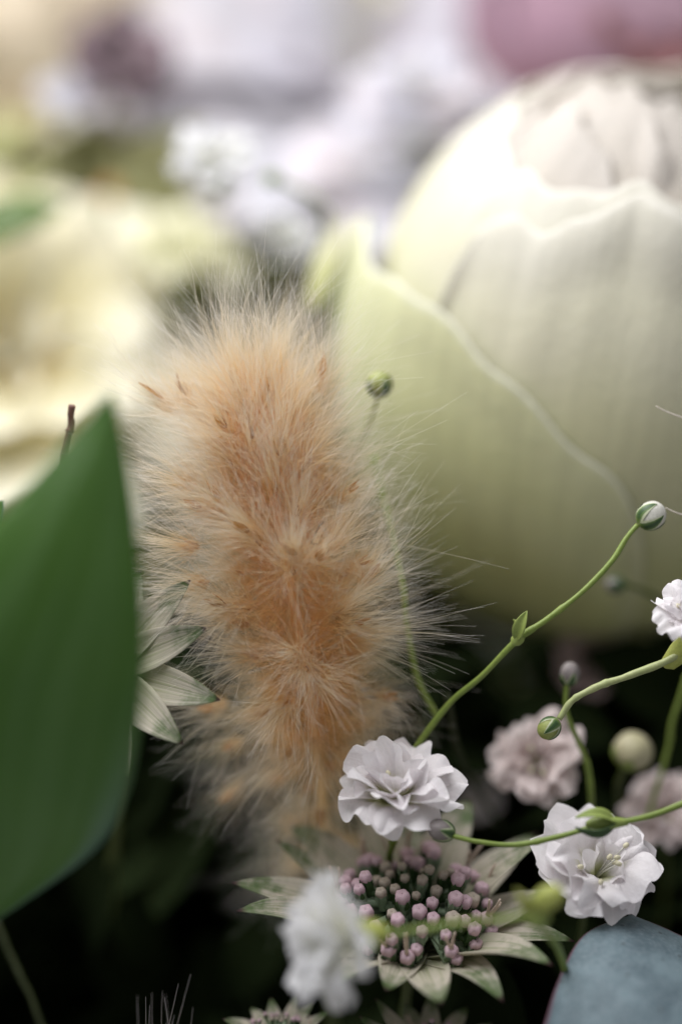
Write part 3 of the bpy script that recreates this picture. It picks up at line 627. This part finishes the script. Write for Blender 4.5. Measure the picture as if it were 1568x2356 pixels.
# ================================================================== MASTERWORT UMBELS
def masterwort(label, c, n, R, seed, nbr=18, cup=.45, florets=46, dome=.62, group='masterwort heads', tw=0.0, st_to=None, spread=1.25, bw=1.0):
    r = np.random.default_rng(seed); c = np.asarray(c, float); e1, e2, n = basis(n)
    t = thing('masterwort', label, 'flower', c-n*.1, group)
    for i in range(nbr):
        a = 2*PI*i/nbr+tw+r.uniform(-.07, .07); lay = i % 2
        rad = math.cos(a)*e1+math.sin(a)*e2; tan = np.cross(n, rad); L = R*r.uniform(.86, 1.08)*(1 if lay else .93); W = R*.165*bw*r.uniform(.85, 1.15)
        nu, nv = 9, 16; u = np.linspace(-1, 1, nu)[:, None]; v = np.linspace(0, 1, nv)[None, :]; vv = v[0]
        el = cup*(1.25-.55*vv)+r.uniform(-.14, .14)+(.06 if lay else -.06)+r.uniform(-.5, .3)*sst(.6, 1, vv)
        pr = np.concatenate([[0], np.cumsum((np.cos(el)[1:]+np.cos(el)[:-1])/2)])/(nv-1); ph = np.concatenate([[0], np.cumsum((np.sin(el)[1:]+np.sin(el)[:-1])/2)])/(nv-1)
        wd = W*(v+.10)**.80*(1-v)**.95*2.15+.002
        tws = r.uniform(-.35, .35)*v
        X = u*wd*np.cos(tws); off = u*wd*np.sin(tws)+.22*wd*u**2-.05*wd*np.cos(u*9)+.02*R*np.sin(4*v+r.uniform(0, 6))
        pos = c+(L*pr[None, :]-off*np.sin(el)[None, :])[..., None]*rad+(L*ph[None, :]+off*np.cos(el)[None, :])[..., None]*n+X[..., None]*tan
        uv = np.stack([np.broadcast_to((u+1)/2, X.shape), np.broadcast_to(v, X.shape)], -1)
        solid(mesh('bract', pos.reshape(-1, 3), grid_faces(nu, nv), M['bract'], t, uv.reshape(-1, 2)), .008)
    for i in range(florets):
        f = (i+.5)/florets; al = math.sqrt(f)*spread; a = i*gold+r.uniform(-.2, .2)
        rad = math.cos(a)*e1+math.sin(a)*e2; dr = math.cos(al)*n+math.sin(al)*rad
        mature = f > .16+r.uniform(-.1, .15)
        Lf = R*dome*(r.uniform(.90, 1.08) if mature else r.uniform(.84, .98))
        h = c+n*.03+dr*Lf; dr = nrm(n*.75+dr*.5); br = R*(.030 if mature else .023)*r.uniform(.85, 1.2)
        pts = spline([c+rad*.03*R, c+dr*Lf*.5+n*.04*R, h-dr*br*2.6], 8)
        g1 = tube_geo(pts, np.linspace(.018, .023, 8)*R, 6)
        prof = [(.02*R, -br*3.6), (br*.75, -br*2.9), (br*1.0, -br*1.7), (br*.95, -br*.7), (br*1.02, -br*.3), (br*.7, -br*.1)]
        g2 = lathe_geo(h, dr, prof, 15, 5, .14)
        v, ff, uv = merge([g1, g2]); fl = mesh('floret', v, ff, M['stalk'] if r.uniform() < .7 else M['calyx_dark'], t, uv)
        prof = [(br*.8, -br*.5), (br*1.02, 0), (br*1.08, br*.6), (br*.95, br*1.15), (br*.55, br*1.4), (.004, br*1.15)]
        v, ff, uv = lathe_geo(h, dr, prof, 30, 5, .08); bd = mesh('flower_bud', v, ff, M['pinkbud' if mature and r.uniform() < .9 else 'palebud'], fl, uv)
        b1, b2, _ = basis(dr); teeth = []
        for q in range(5):                                   # green teeth of the calyx
            a5 = 2*PI*q/5+.3; sd = math.cos(a5)*b1+math.sin(a5)*b2
            teeth.append(leaflet_geo(h+sd*br*1.02-dr*br*1.4, h+sd*br*1.22+dr*br*r.uniform(.15, .6), br*.42, sd, .02, .2, 3, 5, .35, .8))
        v, ff, uv = merge(teeth); mesh('calyx_teeth', v, ff, M['calyx_dark' if i % 3 else 'stalk'], fl, uv)
        if mature and f > .72 and r.uniform() < .55:
            for q in range(2):
                d2 = nrm(dr+r.normal(0, .25, 3)); Ls = R*r.uniform(.10, .17)
                v, ff, uv = tube_geo(spline([h+dr*br*.8, h+dr*br*.8+d2*Ls*.6, h+dr*br*.8+d2*Ls+r.normal(0, .01, 3)], 6), np.linspace(.010, .006, 6)*R, 5); mesh('style', v, ff, M['filament'], fl, uv)
    if st_to is not None: stem('stem', [c-n*.02, c-n*.6*R+np.array([0, .1, -.1]), st_to], .05, .06, M['stem_dark'], t)
    return t
masterwort('masterwort head with pink buds and pale green tipped bracts under a white floret', P(945, 2195, .6), (.03, -.52, .85), 1.80, 81, 17, .52, 84, .47, st_to=P(980, 2700, 3), bw=.98, spread=1.08)
masterwort('masterwort bracts peeping out from behind the broad green leaf', P(240, 1545, .12), (-.2, -.95, .22), 1.06, 82, 12, .14, 30, .30, st_to=P(250, 2100, 3), tw=.30, bw=1.4)
masterwort('dim masterwort at the lower edge beneath the front white floret', P(640, 2420, .5), (-.05, -.45, .89), .62, 83, 14, .50, 40, .5, st_to=P(640, 2800, 3))
masterwort('shaded masterwort at the lower edge under the pink budded head', P(985, 2470, .4), (.1, -.55, .83), .85, 84, 16, .35, 46, .5, st_to=P(985, 2900, 3), tw=.2)

# ================================================================== WHITE FLORETS AND THEIR STEMS
t = floret(P(905, 1862, .15), (.04, -.52, .82), .60, 'white ruffled floret right above the pink budded masterwort', 91, 'gyp',
           [(6, 1.08, .50, .80, -.25), (6, 1.05, .50, 1.1, .42), (5, 1.0, .46, 1.3, .95)], 2, calyx='calyx')
stem('stem', [P(904, 1915, .35), P(900, 1980, .8), P(905, 2100, 1.6)], .03, .035, M['stem'], t)
t = floret(P(1362, 2030, .25), (.22, -.80, .56), .67, 'open white floret with stamens above the blue grey leaf', 92, 'gyp',
           [(6, 1.05, .50, .95, -.05), (6, .94, .46, 1.1, .38), (3, .62, .32, 1.3, .85)], 7)
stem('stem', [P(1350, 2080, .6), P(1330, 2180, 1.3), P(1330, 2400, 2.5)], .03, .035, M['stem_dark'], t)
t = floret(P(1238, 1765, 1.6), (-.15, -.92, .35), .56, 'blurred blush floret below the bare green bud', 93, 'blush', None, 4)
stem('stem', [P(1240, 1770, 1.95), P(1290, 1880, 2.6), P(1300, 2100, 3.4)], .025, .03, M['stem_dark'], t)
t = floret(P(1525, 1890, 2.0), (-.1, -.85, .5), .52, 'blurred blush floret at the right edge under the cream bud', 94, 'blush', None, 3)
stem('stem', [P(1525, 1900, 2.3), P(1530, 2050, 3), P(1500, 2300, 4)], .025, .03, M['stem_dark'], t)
t = floret(P(1360, 1540, 3.9), (-.1, -.9, .3), .48, 'blurred floret coloured dim for the shade under the white rose', 95, 'blush_shaded', None, 0)
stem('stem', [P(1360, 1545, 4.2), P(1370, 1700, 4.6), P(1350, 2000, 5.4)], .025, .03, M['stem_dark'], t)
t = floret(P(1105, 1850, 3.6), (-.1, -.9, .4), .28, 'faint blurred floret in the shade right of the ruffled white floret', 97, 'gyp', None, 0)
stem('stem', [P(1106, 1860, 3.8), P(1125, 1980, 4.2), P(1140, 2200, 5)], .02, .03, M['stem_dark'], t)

# floret cut by the right edge, its stem ending in a bare green bud
t = floret(P(1590, 1450, .0), (.05, -.60, .62), .48, 'white floret cut by the right edge on a pale curved stem', 96, 'gyp', None, 4, calyx=None)
prof = [(.02, -.30), (.07, -.26), (.10, -.12), (.11, .02)]
v, f, uv = lathe_geo(P(1580, 1480, -.02), (.45, -.2, .5), prof, 15, 5, .08); mesh('calyx', v, f, M['lime'], t, uv)
stem('stem', [P(1562, 1506, -.05), P(1500, 1535, -.05), P(1440, 1560, -.03), P(1385, 1578, 0), P(1340, 1597, 0), P(1308, 1622, 0), P(1285, 1655, 0)], .034, .027, M['stem_pale'], t, 50, 10)
bud(P(1262, 1676, 0), (-.75, -.1, -.62), .098, t, 'bud_green', 'sepal', 21, 1.1, .75)

# long bud stem rising over the rose
t = thing('bud_stem', 'long curved stem with a striped white bud in front of the rose', 'bud stem', P(930, 1760, .5))
stem('stem', [P(930, 1760, .5), P(975, 1695, .42), P(1040, 1612, .35), P(1110, 1553, .25), P(1192, 1470, .15), P(1262, 1420, .12), P(1340, 1358, .12), P(1405, 1290, .15), P(1440, 1238, .18), P(1466, 1208, .2)], .028, .024, M['stem'], t, 70, 10)
bud(P(1498, 1186, .2), (.82, -.15, .55), .125, t, 'bud_white', 'sepal', 22, 1.08, .72)
v, f, uv = leaflet_geo(P(1187, 1474, .12), P(1212, 1405, .02), .055, (-.3, -1, .2), .08, .6); solid(mesh('bract', v, f, M['calyx'], t, uv), .008)
v, f, uv = leaflet_geo(P(1198, 1466, .2), P(1180, 1425, .3), .04, (.3, .6, .5), .08, .5); solid(mesh('bract', v, f, M['calyx'], t, uv), .008)
v, f, uv = lathe_geo(P(1190, 1471, .15), (.6, 0, .6), [(.02, -.07), (.052, -.03), (.056, .02), (.03, .07)], 12); mesh('node', v, f, M['calyx'], t, uv)

t = thing('small_bud', 'small striped bud behind the tips of the peach fluff', 'bud', P(800, 1300, 1.8))
bud(P(872, 884, .95), (.05, -.35, .9), .118, t, 'bud_green', 'sepal', 23, 1.0, .8)
stem('stem', [P(868, 915, 1.0), P(850, 970, 1.1), P(810, 1080, 1.4), P(800, 1300, 1.8)], .016, .022, M['stem_pale'], t)
t = thing('small_bud', 'tiny grey bud on an upright stem above the blurred blush floret', 'bud', P(1358, 1850, 1.1))
bud(P(1310, 1550, .65), (.15, -.1, 1), .090, t, 'bud_grey', 'sepal', 24, 1.2, .55)
stem('stem', [P(1303, 1575, .65), P(1304, 1640, .7), P(1330, 1710, .8), P(1352, 1770, .9), P(1358, 1860, 1.1), P(1360, 2050, 2)], .022, .03, M['stem'], t)
t = thing('small_bud', 'dark drooping bud in front of the lower rose petals', 'bud', P(1540, 1420, 2.2))
bud(P(1414, 1345, 1.7), (-.9, -.1, .1), .085, t, 'bud_grey', 'calyx_dark', 25, 1.1, .95)
stem('stem', [P(1430, 1342, 1.7), P(1475, 1355, 1.8), P(1520, 1385, 2), P(1600, 1450, 2.6)], .022, .03, M['stem_dark'], t)
t = thing('small_bud', 'round cream bud beside the blurred blush floret', 'bud', P(1440, 1900, 2))
bud(P(1455, 1728, 1.5), (.4, -.3, .8), .185, t, 'bud_cream', 'calyx', 26, .95, .5)
stem('stem', [P(1440, 1760, 1.6), P(1420, 1810, 1.8), P(1430, 1900, 2.2), P(1420, 2100, 3)], .026, .03, M['stem_dark'], t)
t = thing('thin_stem', 'thin out of focus green stem at the right edge', 'stem', P(1490, 1880, 1.6))
stem('stem', [P(1490, 1880, 1.6), P(1530, 1740, 1.5), P(1550, 1650, 1.4), P(1600, 1500, 1.3)], .024, .022, M['stem'], t)
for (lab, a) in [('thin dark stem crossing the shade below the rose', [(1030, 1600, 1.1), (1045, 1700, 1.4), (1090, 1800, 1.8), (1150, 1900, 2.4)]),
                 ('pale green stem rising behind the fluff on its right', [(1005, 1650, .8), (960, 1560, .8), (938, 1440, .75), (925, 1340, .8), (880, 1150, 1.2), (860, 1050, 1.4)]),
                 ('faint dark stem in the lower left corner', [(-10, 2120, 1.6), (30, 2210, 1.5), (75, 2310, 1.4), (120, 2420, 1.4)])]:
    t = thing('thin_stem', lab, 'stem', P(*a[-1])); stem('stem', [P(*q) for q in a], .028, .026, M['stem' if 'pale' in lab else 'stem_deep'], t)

# stem crossing in front of the open floret, with a bud and a forked calyx
t = thing('bud_stem', 'thin green stem with grey bud crossing in front of the open floret', 'bud stem', P(1600, 1838, -.35))
stem('stem', [P(1042, 1924, -.25), P(1100, 1937, -.28), P(1190, 1945, -.3), P(1280, 1930, -.33), P(1352, 1908, -.35), P(1420, 1893, -.38), P(1500, 1875, -.38), P(1600, 1838, -.35)], .021, .029, M['stem'], t, 60, 10)
bud(P(1014, 1911, -.22), (-.93, -.1, .3), .098, t, 'bud_grey', 'sepal', 27, 1.25, .62)
for s, mt in ((1, 'calyx'), (-1, 'calyx_dark')):
    v, f, uv = leaflet_geo(P(1415, 1893, -.40), P(1322, 1893-11*s, -.46), .062, (0, -.6, s*.8), .16, .6, peak=.35); solid(mesh('bract', v, f, M[mt], t, uv), .012)
prof = [(.03, -.10), (.045, -.02), (.062, .06), (.066, .14), (.05, .22), (.02, .27)]
v, f, uv = lathe_geo(P(1418, 1893, -.38), nrm([-1, -.05, -.05]), prof, 12); mesh('calyx', v, f, M['calyx'], t, uv)

# front floret and its side stem
t = floret(P(812, 2155, -1.75), (-.82, -.52, -.12), .60, 'bright white blurred floret hanging in front of the masterwort', 98, 'gyp_white',
           [(6, 1.1, .40, .75, .05), (6, 1.05, .36, .95, .55), (6, .95, .30, 1.2, 1.05)], 0, calyx=None)
prof = [(.03, -.24), (.07, -.20), (.11, -.10), (.13, 0.0), (.14, .06)]
v, f, uv = lathe_geo(P(830, 2152, -1.75), (-.95, -.2, -.1), prof, 18, 5, .08); mesh('calyx', v, f, M['lime'], t, uv)
stem('stem', [P(875, 2154, -1.73), P(960, 2138, -1.7), P(1060, 2126, -1.68), P(1150, 2120, -1.65), P(1222, 2114, -1.6), P(1262, 2150, -1.3), P(1290, 2200, -.8), P(1320, 2320, .2)], .027, .032, M['stem'], t, 60, 10)
v, f, uv = lathe_geo(P(1232, 2112, -1.6), (1, 0, .1), [(.02, -.10), (.085, -.05), (.095, .03), (.04, .12)], 12); nd = mesh('node', v, f, M['calyx'], t, uv)
for (x, y) in ((1185, 2045), (1268, 2040), (1205, 2060)):
    v, f, uv = leaflet_geo(P(1228, 2112, -1.6), P(x, y, -1.72), .05, (0, -1, .3), .08, .5); solid(mesh('bract', v, f, M['lime'], t, uv), .01)
bud(P(1262, 2066, -1.7), (.8, -.2, .45), .105, t, 'lime', 'lime', 29, 1.35, .6)

# ================================================================== LEAVES
def edge_leaf(name, label, A, B, mat, depth, arch, ns=44, nu=21, th=.03, wave=.02, seed=0, midrib=True):
    """blade between two edge curves (top to bottom), arched across; A, B: lists of (vx, vy, dy)"""
    a = spline([P(*q) for q in A], ns); b = spline([P(*q) for q in B], ns); r = np.random.default_rng(seed)
    u = np.linspace(0, 1, nu); pos = np.zeros((nu, ns, 3)); ph = r.uniform(0, 6, 4)
    for i, q in enumerate(u):
        p = a*(1-q)+b*q
        wd = np.linalg.norm(b-a, axis=1); pos[i] = p
        pos[i, :, 1] -= arch*wd*(1-(2*q-1)**2)-(.06*wd*math.exp(-((q-.5)/.05)**2) if midrib else 0)
        s = np.linspace(0, 1, ns); pos[i, :, 1] += wave*(np.sin(7*s+5*q+ph[0])+.6*np.sin(13*s-6*q+ph[1]))
    uv = np.stack(np.broadcast_arrays(u[:, None], np.linspace(0, 1, ns)[None, :]), -1)
    o = mesh(name, pos.reshape(-1, 3), grid_faces(nu, ns), mat, None, uv.reshape(-1, 2), loc=a[-1]); solid(o, th)
    o['label'] = label; o['category'] = 'leaf'; return o
edge_leaf('broad_leaf', 'broad dark green pointed leaf in front at the left edge',
          [(253, 900, -2.9), (180, 985, -2.95), (60, 1120, -3.0), (-80, 1270, -3.0), (-260, 1500, -2.9), (-330, 1800, -2.5), (-260, 2080, -1.7), (-120, 2180, -1.2)],
          [(257, 900, -2.9), (288, 1030, -2.9), (314, 1200, -2.9), (331, 1430, -2.8), (322, 1640, -2.5), (288, 1830, -2.0), (205, 1965, -1.5), (-60, 2150, -1.1)], M['broad'], 0, .10, seed=3, midrib=False)
edge_leaf('eucalyptus_leaf', 'blue grey waxy leaf with a purple rim in the lower right corner',
          [(1446, 2108, .1), (1350, 2150, -.2), (1300, 2225, -.5), (1262, 2330, -.8), (1235, 2480, -1.0), (1300, 2700, -1.0)],
          [(1450, 2108, .1), (1540, 2145, .15), (1640, 2200, .1), (1740, 2290, -.1), (1800, 2450, -.4), (1700, 2700, -.8)], M['euc'], 0, .32, seed=4, midrib=False, wave=.012)
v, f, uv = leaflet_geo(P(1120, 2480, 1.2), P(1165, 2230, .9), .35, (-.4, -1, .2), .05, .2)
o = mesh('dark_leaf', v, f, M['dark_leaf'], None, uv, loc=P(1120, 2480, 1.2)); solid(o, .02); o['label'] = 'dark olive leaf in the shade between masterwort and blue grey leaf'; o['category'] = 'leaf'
v, f, uv = leaflet_geo(P(-60, 1260, .6), P(8, 1152, .5), .16, (-.3, -1, .2), .05, .2)
o = mesh('leaf_tip', v, f, M['broad'], None, uv, loc=P(-60, 1260, .6)); solid(o, .02); o['label'] = 'small green leaf tip at the left edge above the broad leaf'; o['category'] = 'leaf'

# ================================================================== SMALL THINGS
t = thing('cut_twig', 'thin brown cut twig end poking up behind the broad leaf', 'twig', P(145, 1150, .5))
stem('twig', [P(166, 932, .3), P(160, 975, .35), P(152, 1040, .4), P(145, 1150, .5)], .030, .036, M['twig'], t)
for lab, a in [('fine pale fibre stretched before the rose at the right edge', [(1508, 934, .3), (1535, 948, .3), (1600, 972, .3)]),
               ('fine pale fibre leaving the striped bud to the right', [(1530, 1168, .25), (1556, 1180, .25), (1610, 1196, .3)])]:
    pts = spline([P(*q) for q in a], 12); v, f, uv = tube_geo(pts, np.linspace(.004, .007, 12), 5)
    o = mesh('fine_fibre', v, f, M['white_fibre'], None, uv, loc=pts[-1]); o['label'] = lab; o['category'] = 'fibre'
# a second grass head below the frame: only its upper hairs reach into view
t = thing('bunny_tail_grass', 'dark tips of another fluffy grass head at the lower edge', 'dried grass', P(380, 2700, .0))
n = 22; rt = P(370, 2520, -.2)+rng.normal(0, .12, (n, 3)); dd = np.array([.05, -.1, 1])+rng.normal(0, .22, (n, 3)); dd /= np.linalg.norm(dd, axis=1)[:, None]
hairs(rt, dd, rng.uniform(.5, .98, n), rng.normal(0, .1, (n, 3)), .0028, M['fluff_white'], 'fluff', t, 6, 5)
v, f, uv = tube_geo(spline([P(370, 2500, -.2), P(375, 2600, -.1), P(380, 2700, 0)], 10), np.linspace(.10, .05, 10), 8); mesh('rachis', v, f, M['spike'], t, uv)

for o in bpy.data.objects:
    if '_loc' in o.keys(): del o['_loc']
